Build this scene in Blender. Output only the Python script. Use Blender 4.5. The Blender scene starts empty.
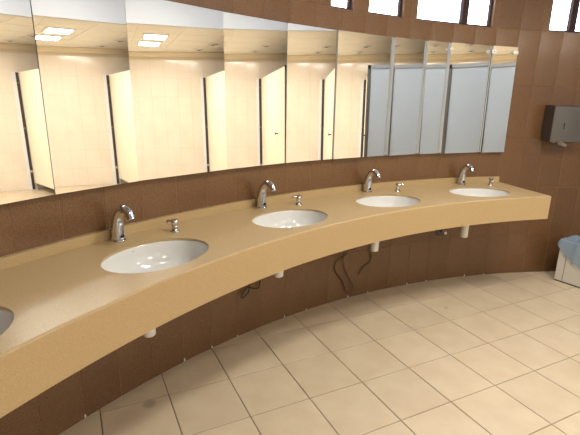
import bpy, bmesh, math, random
from mathutils import Vector, Matrix

random.seed(7)
SC = bpy.context.scene
COL = SC.collection
R = math.radians

# ------------------------------------------------------------------ measured layout (metres)
F_PX, PITCH, ROLL, EYE = 440.307, 0.266694, -0.023443, 1.51468
CX, CY, RW, RC = 2.87696, -0.71204, 4.58387, 3.99379      # centre of the curved wall, wall and counter-front radius
Z_TOP, Z_APRON, Z_SPLASH, Z_MB, Z_MT = 0.8589, 0.6869, 0.904, 1.1107, 1.9364
GRID_A, GRID_X, GRID_Y, TILE = 0.460874, -0.31779, 2.12081, 0.33
STEP = 2.526                                               # one wall tile column, degrees
X_WALL, Y_BACK, X_LEFT = 6.1, -4.0, -1.707
Z_CEIL, Z_HIGH = 2.45, 3.0

def pol(a, r, z=0.0):
    return Vector((CX + r * math.cos(R(a)), CY + r * math.sin(R(a)), z))

# ------------------------------------------------------------------ camera
cam_d = bpy.data.cameras.new('camera')
cam = bpy.data.objects.new('camera', cam_d)
COL.objects.link(cam)
fw = Vector((0, math.cos(PITCH), -math.sin(PITCH)))
r0 = Vector((1, 0, 0))
d0 = fw.cross(r0)
cr, sr = math.cos(ROLL), math.sin(ROLL)
right = cr * r0 + sr * d0
down = -sr * r0 + cr * d0
m = Matrix((right, -down, -fw)).transposed().to_4x4()
m.translation = Vector((0, 0, EYE))
cam.matrix_world = m
cam_d.sensor_width = 36
cam_d.lens = F_PX / 580 * 36
cam_d.clip_start = 0.02
SC.camera = cam

# ------------------------------------------------------------------ sky, exposure
w = bpy.data.worlds.new('sky')
SC.world = w
w.use_nodes = True
bg = w.node_tree.nodes['Background']
bg.inputs[0].default_value = (0.80, 0.89, 1.0, 1)
bg.inputs[1].default_value = 9.0
SC.view_settings.view_transform = 'Standard'
SC.view_settings.look = 'None'
SC.view_settings.gamma = 1
SC.view_settings.use_curve_mapping = False
SC.view_settings.exposure = 0.2
LAMP_W = 17.0                                              # watts per ceiling lamp
HIGH_W = (26.0, 29.0, 6.0, 28.0)
LAMP_COL = (1.0, 0.94, 0.83)

# ------------------------------------------------------------------ materials
def mat(name, col, rough=0.5, metal=0.0, spec=0.5, noise=None, bump=None, rand=0.0, coat=0.0, emit=None):
    """noise = (scale, second colour, contrast lo, hi); bump = (scale, strength)."""
    M = bpy.data.materials.new(name)
    M.use_nodes = True
    nt = M.node_tree
    b = nt.nodes['Principled BSDF']
    b.inputs['Base Color'].default_value = (*col, 1)
    b.inputs['Roughness'].default_value = rough
    b.inputs['Metallic'].default_value = metal
    b.inputs['Specular IOR Level'].default_value = spec
    b.inputs['Coat Weight'].default_value = coat
    b.inputs['Coat Roughness'].default_value = 0.08
    geo = nt.nodes.new('ShaderNodeNewGeometry')
    out = None
    if noise:
        n = nt.nodes.new('ShaderNodeTexNoise')
        n.inputs['Scale'].default_value = noise[0]
        n.inputs['Detail'].default_value = 5
        nt.links.new(geo.outputs['Position'], n.inputs['Vector'])
        rp = nt.nodes.new('ShaderNodeValToRGB')
        rp.color_ramp.elements[0].position = noise[2]
        rp.color_ramp.elements[1].position = noise[3]
        rp.color_ramp.elements[0].color = (*col, 1)
        rp.color_ramp.elements[1].color = (*noise[1], 1)
        nt.links.new(n.outputs['Fac'], rp.inputs['Fac'])
        out = rp.outputs['Color']
    if rand:
        oi = nt.nodes.new('ShaderNodeObjectInfo')
        mr = nt.nodes.new('ShaderNodeMapRange')
        mr.inputs['To Min'].default_value = 1 - rand
        mr.inputs['To Max'].default_value = 1 + rand
        nt.links.new(oi.outputs['Random'], mr.inputs['Value'])
        hs = nt.nodes.new('ShaderNodeHueSaturation')
        hs.inputs['Color'].default_value = (*col, 1)
        nt.links.new(mr.outputs[0], hs.inputs['Value'])
        if out:
            nt.links.new(out, hs.inputs['Color'])
        out = hs.outputs['Color']
    if out:
        nt.links.new(out, b.inputs['Base Color'])
    if bump:
        n2 = nt.nodes.new('ShaderNodeTexNoise')
        n2.inputs['Scale'].default_value = bump[0]
        nt.links.new(geo.outputs['Position'], n2.inputs['Vector'])
        bp = nt.nodes.new('ShaderNodeBump')
        bp.inputs['Strength'].default_value = bump[1]
        bp.inputs['Distance'].default_value = 0.002
        nt.links.new(n2.outputs['Fac'], bp.inputs['Height'])
        nt.links.new(bp.outputs[0], b.inputs['Normal'])
    if emit:
        b.inputs['Emission Color'].default_value = (*emit[0], 1)
        b.inputs['Emission Strength'].default_value = emit[1]
    return M

M = {}
M['brown_tile'] = mat('brown_tile', (0.112, 0.055, 0.024), 0.20, spec=0.5, noise=(230, (0.190, 0.101, 0.047), .38, .66), bump=(160, .10), rand=.07)
M['brown_grout'] = mat('brown_grout', (0.20, 0.108, 0.060), 0.9, noise=(40, (0.27, 0.16, 0.10), .5, .75))
M['brown_render'] = mat('brown_render', (0.125, 0.070, 0.052), 0.7, noise=(90, (0.15, 0.088, 0.066), .4, .6))
M['floor_tile'] = mat('floor_tile', (0.56, 0.455, 0.325), 0.32, spec=0.4, noise=(6, (0.61, 0.51, 0.375), .35, .65), bump=(14, .05), rand=.035)
M['floor_grout'] = mat('floor_grout', (0.27, 0.215, 0.15), 0.9)
M['cream_tile'] = mat('cream_tile', (0.81, 0.72, 0.61), 0.14, spec=0.5, noise=(4, (0.84, 0.75, 0.64), .4, .6), rand=.015)
M['cream_grout'] = mat('cream_grout', (0.70, 0.60, 0.44), 0.8)
M['cream_paint'] = mat('cream_paint', (0.78, 0.68, 0.50), 0.6)
M['quartz'] = mat('quartz', (0.385, 0.275, 0.140), 0.34, spec=0.45, noise=(420, (0.50, 0.36, 0.19), .42, .68), coat=0.1)
M['ceramic'] = mat('ceramic', (0.66, 0.66, 0.655), 0.10, spec=0.6)
M['chrome'] = mat('chrome', (0.66, 0.66, 0.68), 0.14, metal=1)
M['sensor_plate'] = mat('sensor_plate', (0.55, 0.57, 0.60), 0.30, metal=0.8)
M['black_lens'] = mat('black_lens', (0.01, 0.01, 0.012), 0.15)
M['steel'] = mat('steel', (0.17, 0.165, 0.16), 0.40, metal=1, bump=(300, .05))
M['dark_steel'] = mat('dark_steel', (0.10, 0.085, 0.08), 0.45, metal=0.6)
M['mirror'] = mat('mirror', (0.94, 0.94, 0.93), 0.004, metal=1)
M['mirror_edge'] = mat('mirror_edge', (0.45, 0.48, 0.47), 0.25)
M['backing'] = mat('backing', (0.62, 0.68, 0.74), 0.4)
M['white_plaster'] = mat('white_plaster', (0.56, 0.58, 0.615), 0.8)
M['ceiling_tile'] = mat('ceiling_tile', (0.90, 0.88, 0.82), 0.9, noise=(70, (0.84, 0.81, 0.75), .45, .7))
M['ceiling_bar'] = mat('ceiling_bar', (0.90, 0.88, 0.82), 0.6)
M['white_plastic'] = mat('white_plastic', (0.82, 0.82, 0.80), 0.35)
M['bin_plastic'] = mat('bin_plastic', (0.66, 0.64, 0.58), 0.45)
M['dark_seam'] = mat('dark_seam', (0.10, 0.095, 0.09), 0.7)
M['cable'] = mat('cable', (0.022, 0.014, 0.012), 0.5)
M['laminate_grey'] = mat('laminate_grey', (0.45, 0.505, 0.56), 0.35)
M['laminate_cream'] = mat('laminate_cream', (0.88, 0.82, 0.66), 0.35)
M['aluminium'] = mat('aluminium', (0.38, 0.40, 0.43), 0.35, metal=0.7)
M['dark_post'] = mat('dark_post', (0.06, 0.05, 0.045), 0.5)  # dark colour stands for the shade inside the cubicle's hinge gap
M['frame_white'] = mat('frame_white', (0.75, 0.77, 0.80), 0.4)
M['frame_brown'] = mat('frame_brown', (0.045, 0.028, 0.026), 0.9, spec=.1)
M['paper'] = mat('paper', (0.88, 0.87, 0.84), 0.9)
M['lamp_white'] = mat('lamp_white', (0.9, 0.88, 0.82), 0.5, emit=((1.0, 0.93, 0.80), 9.0))
M['lamp_frame'] = mat('lamp_frame', (0.85, 0.84, 0.80), 0.5)

def glass_mat(name, tint, gloss):
    g = bpy.data.materials.new(name)
    g.use_nodes = True
    nt = g.node_tree
    nt.nodes.clear()
    o = nt.nodes.new('ShaderNodeOutputMaterial')
    mx = nt.nodes.new('ShaderNodeMixShader')
    tr = nt.nodes.new('ShaderNodeBsdfTransparent')
    gl = nt.nodes.new('ShaderNodeBsdfGlossy')
    tr.inputs[0].default_value = (*tint, 1)
    gl.inputs['Roughness'].default_value = 0.02
    mx.inputs[0].default_value = gloss
    nt.links.new(tr.outputs[0], mx.inputs[1])
    nt.links.new(gl.outputs[0], mx.inputs[2])
    nt.links.new(mx.outputs[0], o.inputs[0])
    return g
M['glass'] = glass_mat('window_glass', (0.95, 0.97, 0.98), 0.06)

def film_mat():
    g = mat('blue_film', (0.33, 0.43, 0.56), 0.25, spec=0.6)
    nt = g.node_tree
    b = nt.nodes['Principled BSDF']
    o = [n for n in nt.nodes if n.type == 'OUTPUT_MATERIAL'][0]
    tr = nt.nodes.new('ShaderNodeBsdfTransparent')
    tr.inputs[0].default_value = (0.75, 0.85, 1.0, 1)
    mx = nt.nodes.new('ShaderNodeMixShader')
    mx.inputs[0].default_value = 0.62
    nt.links.new(tr.outputs[0], mx.inputs[1])
    nt.links.new(b.outputs[0], mx.inputs[2])
    nt.links.new(mx.outputs[0], o.inputs[0])
    return g
M['blue_film'] = film_mat()

def floor_stain():
    """two old round smudges on the floor tiles, with a place of their own"""
    nt = M['floor_tile'].node_tree
    b = nt.nodes['Principled BSDF']
    src = b.inputs['Base Color'].links[0].from_socket
    geo = nt.nodes.new('ShaderNodeNewGeometry')
    for (x, y, rad, s) in ((-0.69, 1.90, .045, .45), (1.20, 3.05, .02, .4)):
        vm = nt.nodes.new('ShaderNodeVectorMath')
        vm.operation = 'DISTANCE'
        vm.inputs[1].default_value = (x, y, 0)
        nt.links.new(geo.outputs['Position'], vm.inputs[0])
        mr = nt.nodes.new('ShaderNodeMapRange')
        mr.interpolation_type = 'SMOOTHSTEP'
        mr.inputs['From Min'].default_value = rad * .4
        mr.inputs['From Max'].default_value = rad
        mr.inputs['To Min'].default_value = s
        mr.inputs['To Max'].default_value = 0
        nt.links.new(vm.outputs['Value'], mr.inputs['Value'])
        mx = nt.nodes.new('ShaderNodeMix')
        mx.data_type = 'RGBA'
        mx.inputs[7].default_value = (0.16, 0.12, 0.08, 1)
        nt.links.new(mr.outputs[0], mx.inputs[0])
        nt.links.new(src, mx.inputs[6])
        src = mx.outputs[2]
    nt.links.new(src, b.inputs['Base Color'])
floor_stain()

# ------------------------------------------------------------------ helpers
def obj(name, bm, material, parent=None, smooth=False):
    me = bpy.data.meshes.new(name)
    bmesh.ops.recalc_face_normals(bm, faces=bm.faces)
    bm.to_mesh(me)
    bm.free()
    me.materials.append(M[material])
    if smooth:
        for p_ in me.polygons:
            p_.use_smooth = True
    o = bpy.data.objects.new(name, me)
    COL.objects.link(o)
    if parent:
        o.parent = parent
    return o

def inst(name, mesh, parent=None, loc=None, rotz=0):
    o = bpy.data.objects.new(name, mesh)
    COL.objects.link(o)
    if parent:
        o.parent = parent
    if loc is not None:
        o.location = loc
    o.rotation_euler = (0, 0, rotz)
    return o

def tag(o, label, cat=None, group=None, kind=None):
    o['label'] = label
    if cat:
        o['category'] = cat
    if group:
        o['group'] = group
    if kind:
        o['kind'] = kind
    return o

def thing(name, label, cat, loc=(0, 0, 0), rotz=0, group=None):
    o = bpy.data.objects.new(name, None)
    COL.objects.link(o)
    o.empty_display_size = 0.1
    o.location = loc
    o.rotation_euler = (0, 0, rotz)
    return tag(o, label, cat, group)

def box(bm, x0, x1, y0, y1, z0, z1, mx=None, bev=0.0):
    v = [bm.verts.new(p) for p in ((x0, y0, z0), (x1, y0, z0), (x1, y1, z0), (x0, y1, z0),
                                   (x0, y0, z1), (x1, y0, z1), (x1, y1, z1), (x0, y1, z1))]
    f = [bm.faces.new([v[i] for i in q]) for q in ((3, 2, 1, 0), (4, 5, 6, 7), (0, 1, 5, 4), (1, 2, 6, 5), (2, 3, 7, 6), (3, 0, 4, 7))]
    if mx is not None:
        bmesh.ops.transform(bm, matrix=mx, verts=v)
    if bev:
        es = list({e for q in f for e in q.edges})
        bmesh.ops.bevel(bm, geom=es, offset=bev, segments=1, affect='EDGES', profile=.5)
    return v

def boxed(bev=0.0, **k):
    bm = bmesh.new()
    box(bm, k['x'][0], k['x'][1], k['y'][0], k['y'][1], k['z'][0], k['z'][1], k.get('mx'), bev)
    return bm

def tube(bm, pts, rad, seg=14, cap=True, sx=1.0):
    """tube through pts with a radius for each point"""
    pts = [Vector(p) for p in pts]
    n = len(pts)
    rad = rad if isinstance(rad, (list, tuple)) else [rad] * n
    rings = []
    t0 = (pts[1] - pts[0]).normalized()
    u = Vector((1, 0, 0))
    if abs(t0.dot(u)) > .9:
        u = Vector((0, 1, 0))
    u = (u - t0 * u.dot(t0)).normalized()
    for i, p_ in enumerate(pts):
        t = (pts[min(i + 1, n - 1)] - pts[max(i - 1, 0)]).normalized()
        u = (u - t * u.dot(t)).normalized()
        v = t.cross(u)
        rings.append([bm.verts.new(p_ + rad[i] * (sx * math.cos(2 * math.pi * k / seg) * u + math.sin(2 * math.pi * k / seg) * v)) for k in range(seg)])
    for a, b in zip(rings, rings[1:]):
        for k in range(seg):
            bm.faces.new((a[k], a[(k + 1) % seg], b[(k + 1) % seg], b[k]))
    if cap:
        bm.faces.new(rings[0][::-1])
        bm.faces.new(rings[-1])

def smooth_path(pts, n=8):
    pts = [Vector(p) for p in pts]
    P = [pts[0]] + pts + [pts[-1]]
    out = []
    for i in range(1, len(P) - 2):
        a, b, c, d = P[i - 1:i + 3]
        for k in range(n):
            t = k / n
            out.append(.5 * (2 * b + (c - a) * t + (2 * a - 5 * b + 4 * c - d) * t * t + (3 * b - a - 3 * c + d) * t ** 3))
    out.append(pts[-1])
    return out

def lathe(bm, prof, seg=24, sx=1.0, sy=1.0, cap0=False, cap1=False):
    rings = []
    for r_, z_ in prof:
        rings.append([bm.verts.new((sx * r_ * math.cos(2 * math.pi * k / seg), sy * r_ * math.sin(2 * math.pi * k / seg), z_)) for k in range(seg)])
    for a, b in zip(rings, rings[1:]):
        for k in range(seg):
            bm.faces.new((a[k], a[(k + 1) % seg], b[(k + 1) % seg], b[k]))
    if cap0:
        bm.faces.new(rings[0][::-1])
    if cap1:
        bm.faces.new(rings[-1])

def prism(bm, poly, z0, z1):
    a = [bm.verts.new((p_[0], p_[1], z0)) for p_ in poly]
    b = [bm.verts.new((p_[0], p_[1], z1)) for p_ in poly]
    bm.faces.new(a[::-1])
    bm.faces.new(b)
    n = len(poly)
    for i in range(n):
        bm.faces.new((a[i], a[(i + 1) % n], b[(i + 1) % n], b[i]))

def arc_block(bm, a0, a1, ri, ro, z0, z1, step=1.3):
    """curved block between two angles, two radii, two heights"""
    n = max(1, int(math.ceil(abs(a1 - a0) / step)))
    cols = []
    for i in range(n + 1):
        a = a0 + (a1 - a0) * i / n
        cols.append([bm.verts.new(pol(a, r_, z_)) for r_, z_ in ((ri, z0), (ro, z0), (ro, z1), (ri, z1))])
    for c, d in zip(cols, cols[1:]):
        for k in range(4):
            bm.faces.new((c[k], c[(k + 1) % 4], d[(k + 1) % 4], d[k]))
    bm.faces.new(cols[0])
    bm.faces.new(cols[-1][::-1])

def rotz_in(a):
    """rotation so that local +y points from the wall at angle a into the room, local x runs along the wall"""
    return R(a) + math.pi / 2

# ------------------------------------------------------------------ setting: floor
ARC0, ARC1 = 45.4, 180.0
room = [pol(a, RW) for a in [ARC0 + (ARC1 - ARC0) * i / 110 for i in range(111)]]
room = [(p_.x, p_.y) for p_ in room] + [(X_LEFT, Y_BACK), (X_WALL, Y_BACK)]

def clip(poly, hull):
    for i in range(len(hull)):
        a, b = hull[i], hull[(i + 1) % len(hull)]
        def side(q):
            return (b[0] - a[0]) * (q[1] - a[1]) - (b[1] - a[1]) * (q[0] - a[0])
        if math.hypot(b[0] - a[0], b[1] - a[1]) < 1e-6:
            continue
        out = []
        for j in range(len(poly)):
            q, s = poly[j], poly[(j + 1) % len(poly)]
            sq, ss = side(q), side(s)
            if sq >= 0:
                out.append(q)
            if (sq >= 0) != (ss >= 0):
                t = sq / (sq - ss)
                out.append((q[0] + t * (s[0] - q[0]), q[1] + t * (s[1] - q[1])))
        poly = out
        if len(poly) < 3:
            return []
    return poly

bm = bmesh.new()
prism(bm, room, -0.10, -0.0035)
floor = tag(obj('floor', bm, 'floor_grout'), 'beige square tiled floor laid diagonally under the curved counter', 'floor', kind='structure')
ux, uy = math.cos(GRID_A), math.sin(GRID_A)
vx, vy = uy, -ux
G = 0.0028
bm = bmesh.new()
h = TILE / 2 - G
box(bm, -h, h, -h, h, -0.009, 0, bev=0.0015)
tile_me = bpy.data.meshes.new('tile')
bmesh.ops.recalc_face_normals(bm, faces=bm.faces)
bm.to_mesh(tile_me)
bm.free()
tile_me.materials.append(M['floor_tile'])
cells = []
for i in range(-28, 29):
    for j in range(-28, 29):
        cxx = GRID_X + TILE * ((i + .5) * ux + (j + .5) * vx)
        cyy = GRID_Y + TILE * ((i + .5) * uy + (j + .5) * vy)
        quad = [(cxx + s * h * ux + t * h * vx, cyy + s * h * uy + t * h * vy) for s, t in ((-1, -1), (-1, 1), (1, 1), (1, -1))]
        c = clip(quad, room)
        if len(c) < 3:
            continue
        ar = abs(sum(c[k][0] * c[(k + 1) % len(c)][1] - c[(k + 1) % len(c)][0] * c[k][1] for k in range(len(c)))) / 2
        if ar < 4e-4:
            continue
        cells.append((math.hypot(cxx - 1.0, cyy - 2.2), cxx, cyy, c, ar > (2 * h) ** 2 * .999))
cells.sort(key=lambda q: q[0])
rest = bmesh.new()
for k, (d_, cxx, cyy, c, whole) in enumerate(cells):
    if k < 290:
        if whole:
            inst('tile', tile_me, floor, (cxx, cyy, random.uniform(-.0004, .0004)), GRID_A)
        else:
            bm = bmesh.new()
            prism(bm, c, -0.009, 0)
            obj('tile', bm, 'floor_tile', floor)
    else:
        prism(rest, c, -0.009, 0)
tag(obj('tile', rest, 'floor_tile', floor), 'remaining beige floor tiles far from the counter', kind='stuff')

# ------------------------------------------------------------------ setting: curved tiled wall with clerestory windows
WIN = [(125.3, 123.0), (121.3, 117.5), (115.92, 107.2), (100.64, 92.0)]
Z_SILL, Z_HEAD = 2.067, 2.80
WT = 0.065
bm = bmesh.new()
arc_block(bm, ARC0, ARC1 + 1.5, RW + .0015, RW + WT, -0.10, Z_SILL - .006)
arc_block(bm, ARC0, ARC1 + 1.5, RW + .0015, RW + WT, Z_HEAD + .006, Z_HIGH + .1)
edges = [ARC1 + 1.5] + [a for w_ in WIN for a in w_] + [ARC0]
for a, b in zip(edges[0::2], edges[1::2]):
    arc_block(bm, b, a, RW + .0015, RW + WT, Z_SILL - .006, Z_HEAD + .006)
wall = tag(obj('wall_front', bm, 'brown_grout'), 'long concave wall of brown tiles behind the curved counter', 'wall', kind='structure')
rows = [0.0, 0.375, 0.798, 1.221, 1.644, 2.067, 2.49, 2.80, 3.0]
cols = [104.0 + STEP * k for k in range(-24, 31)]
g2 = 0.036                                                   # half joint, degrees
tile_cache = {}
rest = bmesh.new()
def wall_tile(bm, a0, a1, z0, z1, out):
    p0, p1 = pol(a0, RW), pol(a1, RW)
    mid = (a0 + a1) / 2
    n = Vector((-math.cos(R(mid)), -math.sin(R(mid)), 0))
    b0, b1 = p0 - n * .006, p1 - n * .006
    f0, f1 = p0 + n * out, p1 + n * out
    v = [bm.verts.new((q.x, q.y, z_)) for z_ in (z0, z1) for q in (f0, f1, b1, b0)]
    for q in ((0, 1, 2, 3), (7, 6, 5, 4), (0, 4, 5, 1), (1, 5, 6, 2), (2, 6, 7, 3), (3, 7, 4, 0)):
        bm.faces.new([v[i] for i in q])
for ci in range(len(cols) - 1):
    c0, c1 = cols[ci], cols[ci + 1]
    if c1 > ARC1 + 1 or c0 < ARC0 - 2:
        continue
    for ri in range(len(rows) - 1):
        z0, z1 = rows[ri] + .0012, rows[ri + 1] - .0012
        spans = [(c0 + g2 / 2, c1 - g2 / 2)]
        if ri in (5, 6):
            for wa, wb in WIN:
                ns = []
                for s0, s1 in spans:
                    if wa <= s0 or wb >= s1:
                        ns.append((s0, s1))
                    else:
                        if wb > s0:
                            ns.append((s0, wb))
                        if wa < s1:
                            ns.append((wa, s1))
                spans = ns
        for s0, s1 in spans:
            if s1 - s0 < .12:
                continue
            near = 88.5 < (c0 + c1) / 2 < 168
            if near:
                full = abs((s1 - s0) - (STEP - g2)) < 1e-4
                key = (ri, full)
                if full:
                    if key not in tile_cache:
                        bm = bmesh.new()
                        hw = RW * math.sin(R((s1 - s0) / 2))
                        d_ = RW * math.cos(R((s1 - s0) / 2))
                        box(bm, -hw, hw, -.009, .0, z0, z1, bev=.0008)
                        bmesh.ops.recalc_face_normals(bm, faces=bm.faces)
                        me = bpy.data.meshes.new('tile')
                        bm.to_mesh(me)
                        bm.free()
                        me.materials.append(M['brown_tile'])
                        tile_cache[key] = (me, d_)
                    me, d_ = tile_cache[key]
                    md = (s0 + s1) / 2
                    inst('tile', me, wall, pol(md, d_ + random.uniform(-.0004, .0004)), rotz_in(md) + R(random.uniform(-.12, .12)))
                else:
                    bm = bmesh.new()
                    wall_tile(bm, s0, s1, z0, z1, 0)
                    obj('tile', bm, 'brown_tile', wall)
            else:
                wall_tile(rest, s0, s1, z0, z1, 0)
tag(obj('tile', rest, 'brown_tile', wall), 'remaining brown wall tiles at both ends of the curved wall', kind='stuff')

bm = bmesh.new()
box(bm, -.004, .004, 0, .004, .002, .016, bev=.001)
bmesh.ops.recalc_face_normals(bm, faces=bm.faces)
dab = bpy.data.meshes.new('grout_dab')
bm.to_mesh(dab)
bm.free()
dab.materials.append(M['white_plastic'])
for k in (0, 1, 3, 4, 6, 7, 9, 10, 12, 13, 14, 17):
    o = inst('grout_dab', dab, wall, pol(104 + STEP * k, RW - .0005), rotz_in(104 + STEP * k))
    o.scale = (1, 1, (.6, 1.0, 1.3)[k % 3])

WLAB = ['narrow white-bright high window at the left end of the row above the mirrors',
        'second high window from the left above the mirrors, a little wider than its left neighbour',
        'widest high window above the right-hand mirrors, split by a thin post',
        'high window at the far right, above the steel paper dispenser']
MULL = [None, None, 110.3, 97.95]
for k, (wa, wb) in enumerate(WIN):
    t = thing('window_%d' % (k + 1), WLAB[k], 'window', pol((wa + wb) / 2, RW + .04, Z_SILL))
    t['kind'] = 'structure'
    org = Vector(t.location)
    def wpart(nm, fn, m_):
        bm_ = bmesh.new()
        fn(bm_)
        bmesh.ops.translate(bm_, verts=bm_.verts, vec=-org)
        return obj(nm, bm_, m_, t)
    fr = 0.22
    ri, ro = RW + .024, RW + .048
    def frame(b_):
        arc_block(b_, wb, wa, ri, ro, Z_SILL, Z_SILL + .016)
        arc_block(b_, wb, wa, ri, ro, Z_HEAD - .016, Z_HEAD)
        arc_block(b_, wb, wb + fr, ri, ro, Z_SILL, Z_HEAD)
        arc_block(b_, wa - fr, wa, ri, ro, Z_SILL, Z_HEAD)
    wpart('window_frame', frame, 'frame_brown')
    if MULL[k]:
        wpart('mullion', lambda b_: arc_block(b_, MULL[k] - .34, MULL[k] + .34, ri - .01, ro, Z_SILL, Z_HEAD), 'frame_brown')
        cuts = [(MULL[k] + .34, wa - fr), (wb + fr, MULL[k] - .34)]
    else:
        cuts = [(wb + fr, wa - fr)]
    for c0, c1 in cuts:
        wpart('pane', lambda b_: arc_block(b_, c0, c1, RW + .039, RW + .043, Z_SILL + .016, Z_HEAD - .016), 'glass')
    wpart('window_sill', lambda b_: arc_block(b_, wb, wa, RW + .0005, RW + .022, Z_SILL - .006, Z_SILL + .003), 'brown_render')

# ------------------------------------------------------------------ setting: other walls (seen in the mirrors)
Y_R1 = CY + math.sqrt(RW ** 2 - (X_WALL - CX) ** 2)
wr = tag(obj('wall_right', boxed(x=(X_WALL + .004, X_WALL + .14), y=(Y_BACK - .1, Y_R1 + .3), z=(-.1, Z_HIGH + .1)), 'cream_grout'),
         'cream tiled wall reflected in the left mirrors', 'wall', kind='structure')
tw, th_ = 0.25, 0.33
bm = bmesh.new()
box(bm, -.006, 0, -tw / 2 + .001, tw / 2 - .001, .001, th_ - .001, bev=.0008)
bmesh.ops.recalc_face_normals(bm, faces=bm.faces)
ctile = bpy.data.meshes.new('tile')
bm.to_mesh(ctile)
bm.free()
ctile.materials.append(M['cream_tile'])
for i in range(26):
    for j in range(7):
        yy = Y_R1 - .03 - tw * (i + .5)
        if yy - tw / 2 < Y_BACK:
            continue
        inst('tile', ctile, wr, (X_WALL + .006, yy, j * th_), 0)
tag(obj('wall_back', boxed(x=(X_LEFT - .14, X_WALL + .14), y=(Y_BACK - .14, Y_BACK), z=(-.1, Z_HIGH + .1)), 'cream_tile'),
    'cream wall behind the viewer, opposite the counter', 'wall', kind='structure')
tag(obj('wall_left', boxed(x=(X_LEFT - .14, X_LEFT), y=(Y_BACK, CY), z=(-.1, Z_HIGH + .1)), 'cream_tile'),
    'cream side wall beyond the left end of the counter', 'wall', kind='structure')

def riser_x(y):
    return 3.00 + .30 * (y - 1.1)
YT = Y_R1 + .9
yb = Y_BACK
# high white ceiling next to the windows, riser, lower tiled ceiling
Y_TOP = CY + RW + .1
bm = bmesh.new()
prism(bm, [(X_LEFT - .14, yb - .1), (riser_x(yb) + .04, yb - .1), (riser_x(Y_TOP) + .04, Y_TOP), (X_LEFT - .14, Y_TOP)], Z_HIGH, Z_HIGH + .1)
ceil = tag(obj('ceiling', bm, 'white_plaster'), 'white plaster ceiling with a lower tiled part, reflected in the mirrors', 'ceiling', kind='structure')
bm = bmesh.new()
prism(bm, [(riser_x(yb), yb), (riser_x(yb) + .04, yb), (riser_x(Y_TOP) + .04, Y_TOP), (riser_x(Y_TOP), Y_TOP)], Z_CEIL - .01, Z_HIGH)
tag(obj('bulkhead', bm, 'white_plaster', ceil), 'white upstand between the high ceiling and the tiled ceiling')
bm = bmesh.new()
prism(bm, [(riser_x(yb) + .04, yb), (X_WALL + .1, yb), (X_WALL + .1, Y_TOP), (riser_x(Y_TOP) + .04, Y_TOP)], Z_CEIL + .006, Z_CEIL + .06)
obj('ceiling_grid', bm, 'ceiling_bar', ceil)
LAMPS = [(4.12, 1.28), (4.86, 1.04), (4.2, -.75), (5.0, -1.0), (4.2, -2.7), (5.2, -2.9)]
tiles_c = 0
low = [(riser_x(yb) + .045, yb), (X_WALL - .01, yb), (X_WALL - .01, Y_TOP), (riser_x(Y_TOP) + .045, Y_TOP)]
CGC, CGS = math.cos(R(16.7)), math.sin(R(16.7))
for i in range(-5, 7):
    for j in range(-12, 7):
        x0, y0 = .6 * i, .6 * j
        q = [(4.12 + CGC * a + CGS * b, 1.28 - CGS * a + CGC * b) for a, b in ((x0 - .288, y0 - .288), (x0 + .288, y0 - .288), (x0 + .288, y0 + .288), (x0 - .288, y0 + .288))]
        c = clip(q, low)
        if len(c) < 3:
            continue
        bm = bmesh.new()
        prism(bm, c, Z_CEIL, Z_CEIL + .01)
        obj('ceiling_tile', bm, 'ceiling_tile', ceil)
# cornice along the cream wall
bm = bmesh.new()
prof = [(0, 2.365), (-.02, 2.365), (-.03, 2.385), (-.06, 2.42), (-.09, 2.432), (-.09, 2.449), (0, 2.449)]
ra = [bm.verts.new((X_WALL + a, Y_BACK, z_)) for a, z_ in prof]
rb = [bm.verts.new((X_WALL + a, Y_R1 + .02, z_)) for a, z_ in prof]
for k in range(len(prof)):
    n_ = (k + 1) % len(prof)
    bm.faces.new((ra[k], ra[n_], rb[n_], rb[k]))
bm.faces.new(ra[::-1])
bm.faces.new(rb)
tag(obj('trim_1', bm, 'cream_paint'), 'cream cornice along the top of the cream wall, reflected in the mirrors', 'cornice', kind='structure')

# ------------------------------------------------------------------ counter
A_END, A_FAR = 104.0, 162.0
SINKS = [155.7, 144.2, 132.67, 121.55, 110.05]
S_R, S_A, S_B = 4.236, 0.242, 0.175
counter = thing('counter', 'long curved tan stone counter with deep front apron and oval basins', 'counter', pol(130, 4.3, 0))
CO = Vector(counter.location)

def cpart(nm, bm_, smooth=False):
    bmesh.ops.translate(bm_, verts=bm_.verts, vec=-CO)
    return obj(nm, bm_, 'quartz', counter, smooth)

def loop(bm_, pts):
    vs = [bm_.verts.new(p_) for p_ in pts]
    return [bm_.edges.new((vs[i], vs[(i + 1) % len(vs)])) for i in range(len(vs))]

bm = bmesh.new()
N = 96
angs = [A_END + (A_FAR - A_END) * i / N for i in range(N + 1)]
es = loop(bm, [pol(a, RC + .020, Z_TOP) for a in angs] + [pol(a, RW - .001, Z_TOP) for a in reversed(angs)])
for sa in SINKS:
    T = Vector((-math.sin(R(sa)), math.cos(R(sa)), 0))
    Nn = Vector((math.cos(R(sa)), math.sin(R(sa)), 0))
    c = pol(sa, S_R, Z_TOP)
    es += loop(bm, [c + S_A * math.cos(2 * math.pi * k / 56) * T + S_B * math.sin(2 * math.pi * k / 56) * Nn for k in range(56)])
bmesh.ops.triangle_fill(bm, use_beauty=True, use_dissolve=False, edges=es)
ret = bmesh.ops.extrude_face_region(bm, geom=list(bm.faces))
bmesh.ops.translate(bm, verts=[v for v in ret['geom'] if isinstance(v, bmesh.types.BMVert)], vec=(0, 0, -.010))
cpart('worktop', bm)
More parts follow.
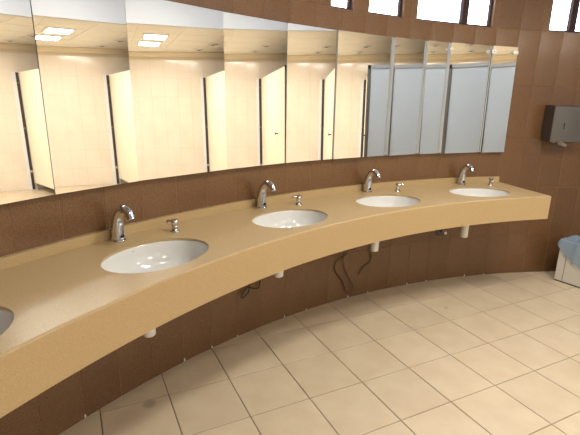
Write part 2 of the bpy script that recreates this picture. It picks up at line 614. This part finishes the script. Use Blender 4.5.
# apron with a softly rounded upper edge
bm = bmesh.new()
prof = [(RC, Z_APRON), (RC, Z_TOP - .006), (RC + .002, Z_TOP - .002), (RC + .006, Z_TOP), (RC + .0205, Z_TOP), (RC + .0205, Z_APRON)]
cols_ = [[bm.verts.new(pol(a, r_, z_)) for r_, z_ in prof] for a in angs]
for c, d in zip(cols_, cols_[1:]):
    for k in range(len(prof)):
        n_ = (k + 1) % len(prof)
        bm.faces.new((c[k], c[n_], d[n_], d[k]))
bm.faces.new(cols_[0])
bm.faces.new(cols_[-1][::-1])
cpart('apron', bm)
for a0, a1 in ((A_END, A_END + .27), (A_FAR - .27, A_FAR)):
    bm = bmesh.new()
    arc_block(bm, a0, a1, RC + .0206, RW - .001, Z_APRON, Z_TOP - .0102)
    cpart('end_panel', bm)
bm = bmesh.new()
arc_block(bm, A_END, A_FAR, RW - .022, RW - .001, Z_TOP + .0002, Z_SPLASH, 1.0)
cpart('backsplash', bm)

# ------------------------------------------------------------------ sinks, taps, soap pumps
def shared(bm_, name, m_, smooth=True):
    me = bpy.data.meshes.new(name)
    bmesh.ops.recalc_face_normals(bm_, faces=bm_.faces)
    bm_.to_mesh(me)
    bm_.free()
    me.materials.append(M[m_])
    if smooth:
        for p_ in me.polygons:
            p_.use_smooth = True
    return me

SK = {}
bm = bmesh.new()
inner = [(1.10, -.0105), (1.01, -.0105), (1.0, -.018), (.985, -.045), (.94, -.085), (.83, -.117), (.62, -.138), (.35, -.148), (.12, -.151)]
outer = [(.12, -.162), (.36, -.160), (.64, -.150), (.87, -.127), (.98, -.092), (1.03, -.055), (1.05, -.024), (1.10, -.024), (1.10, -.0105)]
lathe(bm, inner + outer, 48, S_A, S_B)
bmesh.ops.remove_doubles(bm, verts=bm.verts, dist=1e-5)
SK['basin'] = shared(bm, 'basin', 'ceramic')
bm = bmesh.new()
lathe(bm, [(.0, -.1475), (.030, -.1475), (.032, -.150), (.032, -.156), (0, -.156)], 20)
bmesh.ops.remove_doubles(bm, verts=bm.verts, dist=1e-5)
SK['drain'] = shared(bm, 'drain', 'chrome')
bm = bmesh.new()
tube(bm, [(.0, -.1765, -.027), (.0, -.1722, -.028)], .0028, 16, True, 2.6)
SK['overflow_hole'] = shared(bm, 'overflow_hole', 'sensor_plate')
bm = bmesh.new()
tube(bm, smooth_path([(0, 0, -.158), (0, -.004, -.185), (0, -.05, -.215), (0, -.094, -.24), (0, -.098, -.29)]), .020, 18)
tube(bm, smooth_path([(0, -.098, -.295), (0, -.16, -.298), (0, -.24, -.298), (0, -.345, -.298)]), .016, 14)
SK['drain_pipe'] = shared(bm, 'drain_pipe', 'white_plastic')
bm = bmesh.new()
tube(bm, [(0, -.098, -.280), (0, -.098, -.285), (0, -.098, -.385), (0, -.098, -.390)], [.026, .0285, .0285, .024], 20)
SK['bottle_trap'] = shared(bm, 'bottle_trap', 'white_plastic')

FA = {}
bm = bmesh.new()
tube(bm, [(0, 0, 0), (0, 0, .004), (0, 0, .0065)], [.034, .034, .031], 24)
FA['base_ring'] = shared(bm, 'base_ring', 'chrome')
pth = smooth_path([(0, 0, .006), (0, -.002, .04), (0, 0, .08), (0, .010, .118), (0, .034, .150), (0, .066, .160), (0, .094, .147), (0, .112, .118)], 6)
bm = bmesh.new()
nn = len(pth)
rr = []
for i, q in enumerate(pth):
    t = i / (nn - 1)
    rr.append(.0290 - .0030 * min(1, t / .4) - .0080 * max(0, min(1, (t - .35) / .35)))
tube(bm, pth, rr, 20)
FA['spout'] = shared(bm, 'spout', 'chrome')
bm = bmesh.new()
e = (pth[-1] - pth[-2]).normalized()
tube(bm, [pth[-1], pth[-1] + e * .005], .0150, 18)
FA['aerator'] = shared(bm, 'aerator', 'dark_steel')
bm = bmesh.new()
pl = []
for z_ in (.012, .03, .05, .07, .088):
    y_ = .0280 - .03 * (z_ - .012) / .9
    wdt = .0150 if z_ < .08 else .011
    pl.append([bm.verts.new((s * wdt, y_ + .0005 + (.0025 if abs(s) < .5 else -.002), z_)) for s in (-1, -.4, .4, 1)])
for a, b in zip(pl, pl[1:]):
    for k in range(3):
        bm.faces.new((a[k], a[k + 1], b[k + 1], b[k]))
bmesh.ops.solidify(bm, geom=list(bm.faces), thickness=.003)
FA['sensor_plate'] = shared(bm, 'sensor_plate', 'sensor_plate')
bm = bmesh.new()
tube(bm, [(0, .026, .027), (0, .0322, .0272)], [.0100, .0092], 18)
FA['sensor_eye'] = shared(bm, 'sensor_eye', 'black_lens')

PU = {}
bm = bmesh.new()
tube(bm, [(0, 0, 0), (0, 0, .004), (0, 0, .007)], [.022, .022, .017], 20)
tube(bm, [(0, 0, .007), (0, 0, .042)], .0150, 18)
PU['collar'] = shared(bm, 'collar', 'chrome')
bm = bmesh.new()
tube(bm, [(0, 0, .034), (0, 0, .036), (0, 0, .058), (0, 0, .061)], [.0170, .0180, .0180, .014], 20)
PU['pump_head'] = shared(bm, 'pump_head', 'chrome')
bm = bmesh.new()
tube(bm, smooth_path([(0, .008, .050), (0, .026, .052), (0, .036, .050), (0, .041, .044)], 5), [.0068] * 16, 12)
PU['nozzle'] = shared(bm, 'nozzle', 'chrome')

WHERE = ['at the left edge of the photo', 'nearest the viewer, in full view', 'second in full view from the left',
         'third in full view from the left', 'at the far right end of the counter']
PIPE = [(0, 0)] * 5
TAPS = [155.9, 144.22, 132.5, 120.83, 109.2]
PUMPS = [152.3, 140.9, 129.5, 118.0, 106.3]
PTURN = [0, -150, -120, 65, -20]
for k, sa in enumerate(SINKS):
    t = thing('sink', 'white oval undermount sink in the tan counter, ' + WHERE[k], 'sink', pol(sa, S_R, Z_TOP), rotz_in(sa), 'oval sinks in the curved counter')
    for nm in ('basin', 'drain', 'overflow_hole', 'drain_pipe', 'bottle_trap'):
        o = inst(nm, SK[nm], t)
        if nm == 'bottle_trap' and k == 1:
            o.scale = (1, 1, 1.085)
        if nm == 'overflow_hole':
            o['label'] = 'small dark overflow opening'
    t = thing('faucet', 'chrome arched sensor tap behind the sink ' + WHERE[k], 'faucet', pol(TAPS[k], 4.518, Z_TOP), rotz_in(TAPS[k]), 'sensor taps on the counter')
    for nm in FA:
        o = inst(nm, FA[nm], t)
        if nm == 'sensor_eye':
            o['label'] = 'black round sensor eye'
    t = thing('soap_pump', 'small chrome soap pump beside the sink ' + WHERE[k], 'soap pump', pol(PUMPS[k], 4.44, Z_TOP), rotz_in(PUMPS[k]) + R(PTURN[k]), 'soap pumps on the counter')
    for nm in PU:
        inst(nm, PU[nm], t)

# ------------------------------------------------------------------ mirrors
J = [154.0, 147.31, 142.285, 135.40, 129.71, 124.68, 118.40, 114.58, 111.93, 106.9, 103.93]
YAW = [0.22, 0.30, -1.06, 0.48, 0.14, 1.98, 4.2, 3.3, 3.6, 1.85]
LEAN = R(.85)
ML = ['frameless mirror panel at the left edge of the photo, reflecting a doorpost',
      'second mirror panel from the left, reflecting two ceiling lamps and a doorpost',
      'widest mirror panel, above the nearest tap, reflecting two ceiling lamps and a cream wall',
      'mirror panel fourth from the left, above the second tap, reflecting cream wall and dark post',
      'mirror panel fifth from the left, reflecting cream wall and a narrow slice of cream partition',
      'mirror panel showing both cream wall and the left edge of the grey partition',
      'mirror panel showing only grey partition, right of the one showing the partition edge',
      'narrowest mirror panel, filled by the grey partition',
      'wide mirror panel filled by grey partition, second from the right end',
      'mirror panel at the right end of the row, above the last tap']
for k in range(10):
    p0, p1 = pol(J[k], RW - .021), pol(J[k + 1], RW - .021)
    mid = (p0 + p1) / 2
    wd = (p1 - p0).length - .0025
    ang = math.atan2((p1 - p0).y, (p1 - p0).x) + R(YAW[k])
    hh = (Z_MT - Z_MB) / math.cos(LEAN)
    me = bpy.data.meshes.new('wall_mirror')
    bm = bmesh.new()
    # local: x along the panel, -y into the room, z up the glass
    box(bm, -wd / 2, wd / 2, 0, .005, 0, hh)
    bmesh.ops.recalc_face_normals(bm, faces=bm.faces)
    bm.faces.ensure_lookup_table()
    for fc in bm.faces:
        fc.material_index = 0 if fc.normal.y < -.5 else 1
    bm.to_mesh(me)
    bm.free()
    me.materials.append(M['mirror'])
    me.materials.append(M['mirror_edge'])
    o = bpy.data.objects.new('wall_mirror', me)
    COL.objects.link(o)
    o.matrix_world = Matrix.Translation((mid.x, mid.y, Z_MB)) @ Matrix.Rotation(ang, 4, 'Z') @ Matrix.Rotation(-LEAN, 4, 'X')
    # the glass leans back a little: keep its middle height on the measured line
    n = Vector((math.sin(ang), -math.cos(ang), 0))
    o.location = o.location + n * .006
    tag(o, ML[k], 'mirror', 'mirror panels above the counter')
    st = max(.002, wd * math.sin(R(YAW[k])) + .001)
    bm = bmesh.new()
    prism(bm, [(-wd / 2, .0052), (wd / 2, .0052), (wd / 2, .0062), (-wd / 2, .0052 + st)], .004, hh - .002)
    obj('backing_board', bm, 'backing', o)
CL = {111.93: 'small clear clip on the mirror joint, leftmost of the three clips',
      106.9: 'bright clip on the joint between the last two mirror panels',
      104.35: 'bright clip at the upper right corner of the last mirror panel'}
for a, lb in CL.items():
    t = thing('mirror_clip', lb, 'clip', pol(a, RW - .030, 1.880), rotz_in(a), 'mirror clips')
    s = .6 if a > 110 else 1.0
    obj('clip_plate', boxed(.002, x=(-.020 * s, .020 * s), y=(-.002, .006), z=(0, .026 * s)), 'white_plastic', t)
    bm = bmesh.new()
    tube(bm, [(0, .006, .013 * s), (0, .009, .013 * s)], [.005, .004], 12)
    obj('screw', bm, 'chrome', t, True)

# ------------------------------------------------------------------ toilet cubicle seen in the mirrors
P_H, P_C = Vector((6.075, 1.80, 0)), Vector((3.31, 2.53, 0))
cub = thing('toilet_cubicle', 'toilet cubicle block with cream side and grey front, reflected in the mirrors', 'cubicle', (P_C.x, P_C.y, 0))
sd = (P_C - P_H)
SL = sd.length
sa = math.atan2(sd.y, sd.x)
ms = Matrix.Translation(P_H - P_C) @ Matrix.Rotation(sa, 4, 'Z')     # local x from the wall end to the corner, room is at +y? (left-hand side)
def cb(nm, m_, x, y, z, parent=cub, bev=0.0, mx=ms):
    return obj(nm, boxed(bev, x=x, y=y, z=z, mx=mx), m_, parent)
WLM = Matrix.Translation(Vector((X_WALL, P_H.y, 0)) - P_C)
cb('jamb', 'frame_white', (-.05, -.002), (-.095, -.042), (0, 2.0), mx=WLM)
cb('post', 'dark_post', (-.03, -.002), (-.042, .0), (0, 1.995), mx=WLM)  # shade of the unlit gap beside the jamb, built as a dark strip
for z_ in (.30, 1.05, 1.80):
    cb('hinge', 'chrome', (-.04, -.002), (-.040, .0), (z_, z_ + .04), mx=WLM)
d1 = cb('door', 'laminate_cream', (.03, .90), (-.02, .0), (.12, 2.0))
cb('side_panel', 'laminate_cream', (.906, 1.66), (-.02, .0), (.12, 2.0))
d2 = cb('door', 'laminate_cream', (1.666, SL - .05), (-.02, .0), (.12, 2.0))
for x_ in (.12, 1.28, SL - .10):
    cb('foot', 'aluminium', (x_, x_ + .035), (-.018, -.002), (0, .12))
bm = bmesh.new()
tube(bm, [(SL - .80, .0, 1.06), (SL - .80, .03, 1.06), (SL - .80, .045, 1.06)], [.010, .010, .022], 14)
bmesh.ops.transform(bm, matrix=ms, verts=bm.verts)
obj('knob', bm, 'dark_steel', d2, True)
yw = CY + math.sqrt((RW - .03) ** 2 - (P_C.x - CX) ** 2) - P_C.y
I4 = Matrix.Identity(4)
cb('corner_post', 'dark_seam', (-.012, .03), (-.03, .012), (0, 2.0), mx=I4)
fp = cb('front_panel', 'laminate_grey', (0, .02), (.012, yw), (.12, 1.955), mx=I4)
cb('header_rail', 'aluminium', (-.012, .032), (-.03, yw), (1.955, 2.0), mx=I4)
cb('foot', 'aluminium', (.002, .018), (.25, .285), (0, .12), mx=I4)
cb('foot', 'aluminium', (.002, .018), (1.2, 1.235), (0, .12), mx=I4)

# ------------------------------------------------------------------ ceiling lamps
def lamp(x, y, z, lab, sx=.36, sy=.30, power=LAMP_W):
    t = thing('ceiling_lamp', lab, 'lamp', (x, y, z), R(-16.7), 'recessed ceiling lamps')
    bm_ = bmesh.new()
    o_, i_ = (sx / 2 + .03, sy / 2 + .03), (sx / 2, sy / 2)
    for (a, b, c, d) in ((-o_[0], o_[0], -o_[1], -i_[1]), (-o_[0], o_[0], i_[1], o_[1]), (-o_[0], -i_[0], -i_[1], i_[1]), (i_[0], o_[0], -i_[1], i_[1])):
        box(bm_, a, b, c, d, -.012, -.001)
    obj('lamp_frame', bm_, 'lamp_frame', t)
    obj('diffuser', boxed(x=(-i_[0], i_[0]), y=(-i_[1], i_[1]), z=(-.008, -.002)), 'lamp_white', t)
    ld = bpy.data.lights.new('lamp_light', 'AREA')
    ld.shape = 'RECTANGLE'
    ld.size, ld.size_y = sx, sy
    ld.energy = power
    ld.color = LAMP_COL
    lo = bpy.data.objects.new('lamp_light', ld)
    COL.objects.link(lo)
    lo.parent = t
    lo.location = (0, 0, -.02)
LL = ['square ceiling lamp nearer the mirrors, the lower-tiled ceiling lamp reflected larger',
      'square ceiling lamp nearer the cream wall, reflected just below the larger lamp']
for k, (x, y) in enumerate(LAMPS):
    lamp(x, y, Z_CEIL, LL[k] if k < 2 else 'square ceiling lamp in the ' + ['first', 'first', 'second', 'second'][k - 2] + ' row behind the reflected pair, on the ' + ['room', 'cream wall', 'room', 'cream wall'][k - 2] + ' side')
HIGH = [(2.05, 1.65), (1.2, 1.72), (.5, .95), (2.0, -1.7)]  # added lamps out of view, lighting counter and floor from overhead
for k, (x, y) in enumerate(HIGH):
    lamp(x, y, Z_HIGH, ['lamp in the high white ceiling above the right end of the counter', 'lamp in the high white ceiling above the third full sink',
                        'lamp in the high white ceiling above the nearest full sink',
                        'lamp in the high white ceiling far behind the viewer'][k], power=HIGH_W[k])
for k, (x, y) in enumerate([(4.93, 2.05), (5.65, 1.75)]):
    t = thing('ceiling_vent', ['small round ceiling vent nearer the mirrors, reflected above the partition edge', 'small round ceiling vent nearer the cream wall, reflected above the partition edge'][k], 'vent', (x, y, Z_CEIL), 0, 'round ceiling vents')
    bm = bmesh.new()
    lathe(bm, [(.0, -.014), (.05, -.014), (.07, -.008), (.085, -.001), (0, -.001)], 20)
    obj('vent_cover', bm, 'frame_white', t, True)
    bm = bmesh.new()
    lathe(bm, [(.0, -.016), (.035, -.016), (.035, -.013), (0, -.013)], 16)
    obj('vent_core', bm, 'dark_seam', t, True)

# ------------------------------------------------------------------ paper dispenser on the wall
DA = 99.64
dsp = thing('paper_dispenser', 'stainless steel paper dispenser on the brown wall with a paper end hanging out', 'dispenser', pol(DA, RW - .003, 1.21), rotz_in(DA - 1.9))
# local x runs along the wall towards higher angles on the left: box extends to -x (to the right in the photo)
sgn = 1 if (pol(DA - 1, RW) - pol(DA, RW)).dot(Vector((math.cos(rotz_in(DA)), math.sin(rotz_in(DA)), 0))) > 0 else -1
W_ = .30
xs = sorted((0, sgn * W_))
bm = bmesh.new()
prof = [(.004, .03), (.004, .288), (.112, .288), (.112, .0), (.03, .0)]
va = [bm.verts.new((xs[0], y_, z_)) for y_, z_ in prof]
vb = [bm.verts.new((xs[1], y_, z_)) for y_, z_ in prof]
bm.faces.new(va)
bm.faces.new(vb[::-1])
for k in range(len(prof)):
    n_ = (k + 1) % len(prof)
    bm.faces.new((va[k], va[n_], vb[n_], vb[k]))
obj('housing', bm, 'dark_steel', dsp)
obj('front_cover', boxed(.003, x=(xs[0] + .002, xs[1] - .002), y=(.1125, .121), z=(-.004, .285)), 'steel', dsp)
bm = bmesh.new()
tube(bm, [(sgn * .010, .02, .288), (sgn * .010, .02, .294)], [.007, .006], 12)
obj('lock', bm, 'chrome', dsp, True)
obj('viewing_slot', boxed(x=sorted((sgn * .105, sgn * .112)), y=(.1205, .1218), z=(.10, .15)), 'black_lens', dsp)
bm = bmesh.new()
tube(bm, [(sgn * .07, .06, .288), (sgn * .07, .06, .293)], [.006, .005], 12)
obj('rivet', bm, 'chrome', dsp, True)
bm = bmesh.new()
path = [(.0, .000), (.045, -.006), (.09, .004), (.125, .0), (.15, -.022), (.162, -.04)]
sp = smooth_path([(sgn * (.000 + a), .060, z_ + .004) for a, z_ in path], 5)
ra = [bm.verts.new((q.x, .02, q.z)) for q in sp]
rb = [bm.verts.new((q.x, .124 + .01 * math.sin(i * .7), q.z - .006)) for i, q in enumerate(sp)]
for i in range(len(sp) - 1):
    bm.faces.new((ra[i], ra[i + 1], rb[i + 1], rb[i]))
bmesh.ops.solidify(bm, geom=list(bm.faces), thickness=.004)
obj('paper_end', bm, 'paper', dsp)

# ------------------------------------------------------------------ waste bin with blue liner
B0 = Vector((2.363, 3.652, 0))
ed = Vector((2.482 - 2.363, 3.471 - 3.652, 0)).normalized()
bz = math.atan2(ed.y, ed.x)
BW, BD, BH = .33, .24, .372
bn = thing('waste_bin', 'low white plastic waste bin with blue bag, on the floor by the wall', 'bin', B0, bz)
# local x along the visible face, +y away from the viewer
bm = bmesh.new()
def rect(z_, o_):
    return [bm.verts.new(q) for q in ((o_, o_, z_), (BW - o_, o_, z_), (BW - o_, BD - o_, z_), (o_, BD - o_, z_))]
L_ = [rect(0.004, .006), rect(.012, 0), rect(BH, 0), rect(BH, .008), rect(.02, .010)]
for a, b in zip(L_, L_[1:]):
    for k in range(4):
        bm.faces.new((a[k], a[(k + 1) % 4], b[(k + 1) % 4], b[k]))
bm.faces.new(L_[0][::-1])
bm.faces.new(L_[-1])
obj('body', bm, 'bin_plastic', bn)
obj('seam', boxed(x=(.062, .066), y=(-.0012, .002), z=(.014, BH - .004)), 'dark_seam', bn)
obj('base_strip', boxed(x=(.003, BW - .003), y=(-.0015, BD), z=(0, .010)), 'dark_seam', bn)
bm = bmesh.new()
rnd = random.Random(3)
seg = 64
def on_rect(t, o_):
    """point on the rectangle grown by o_"""
    w_, d_ = BW + 2 * o_, BD + 2 * o_
    s = t * 2 * (w_ + d_)
    if s < w_:
        return (-o_ + s, -o_)
    s -= w_
    if s < d_:
        return (BW + o_, -o_ + s)
    s -= d_
    if s < w_:
        return (BW + o_ - s, BD + o_)
    s -= w_
    return (-o_, BD + o_ - s)
ln = [(.10, .0, -.03), (BH - .05, .0, -.022), (BH + .002, .0, -.014), (BH + .012, .008, .0), (BH - .004, .010, .006), (BH - .03, .014, .008), (BH - .075, .02, .010)]
rings = []
hem = [rnd.uniform(0, 1) for _ in range(seg)]
for li, (z_, amp, o_) in enumerate(ln):
    ring = []
    for k in range(seg):
        t = k / seg
        wv = math.sin(k * 1.9) * .5 + math.sin(k * .83 + 1) * .5
        q = on_rect(t, o_ + amp * .35 * (wv + 1))
        drop = 0
        if li >= 5:
            # the bag hangs down lowest towards the middle of the near face
            sag = max(0, math.sin(min(1, (t / .3)) * math.pi)) if t < .3 else .0
            drop = (.10 if li == 6 else .05) * sag - (.045 if li == 6 else .02) * (1 - sag) + .012 * hem[k] * (li - 4)
        ring.append(bm.verts.new((q[0], q[1], z_ - drop + amp * .3 * wv)))
    rings.append(ring)
for a, b in zip(rings, rings[1:]):
    for k in range(seg):
        bm.faces.new((a[k], a[(k + 1) % seg], b[(k + 1) % seg], b[k]))
bm.faces.new(rings[0][::-1])
lo_ = obj('bin_liner', bm, 'blue_film', bn, True)
lo_['label'] = 'crumpled translucent blue bin bag'

# ------------------------------------------------------------------ loose cables and valve under the counter
def cable(lab, pts):
    o_ = pol(pts[0][0], RW, 0)
    P = smooth_path([pol(a, RW - off, z_) for a, z_, off in pts], 8)
    bm_ = bmesh.new()
    tube(bm_, [q - o_ for q in P], .0034, 8)
    t = obj('cable', bm_, 'cable', None, True)
    t.location = o_
    return tag(t, lab, 'cable', 'loose cables under the counter')
cable('long black cable hanging in a loop almost to the floor, under the third full sink',
      [(122.9, .80, .04), (122.7, .42, .03), (123.5, .33, .012), (123.55, .26, .012), (122.6, .16, .012), (122.2, .075, .02), (121.65, .06, .03), (121.45, .12, .02), (122.3, .24, .012), (122.85, .36, .030), (122.6, .43, .05), (122.35, .80, .06)])
cable('short black cable curling just below the apron, left of the long loop',
      [(122.05, .82, .05), (121.98, .46, .03), (121.65, .405, .014), (121.22, .45, .02), (121.0, .80, .05)])
cable('black cable with a free end beside the third white drain pipe',
      [(119.6, .82, .04), (119.62, .40, .02), (119.15, .33, .012), (119.3, .27, .012), (120.2, .23, .012), (120.75, .185, .02)])
cable('small curl of black cable below the apron by the drain of the second full sink',
      [(132.0, .80, .04), (132.2, .36, .025), (132.5, .30, .012), (133.3, .325, .012), (133.95, .30, .02), (134.05, .275, .02), (133.7, .29, .03), (133.35, .36, .03), (133.4, .80, .04)])
vl = thing('angle_valve', 'round chrome angle valve on the brown wall under the last sink', 'valve', pol(110.4, RW, .455), rotz_in(110.4))
bm = bmesh.new()
tube(bm, [(0, .0, 0), (0, .006, 0), (0, .010, 0)], [.052, .050, .034], 22)
obj('wall_plate', bm, 'dark_steel', vl, True)
bm = bmesh.new()
tube(bm, [(0, .008, 0), (0, .055, 0)], .014, 16)
tube(bm, [(0, .040, 0), (0, .040, .05)], .009, 14)
obj('valve_body', bm, 'chrome', vl, True)
bm = bmesh.new()
tube(bm, [(0, .055, 0), (0, .060, 0), (0, .078, 0)], [.016, .022, .020], 10)
obj('handle', bm, 'chrome', vl, True)
bm = bmesh.new()
tube(bm, smooth_path([(0, .040, .048), (.01, .05, .15), (.0, .06, .25), (-.01, .055, .36)]), .006, 10)
obj('supply_hose', bm, 'steel', vl, True)
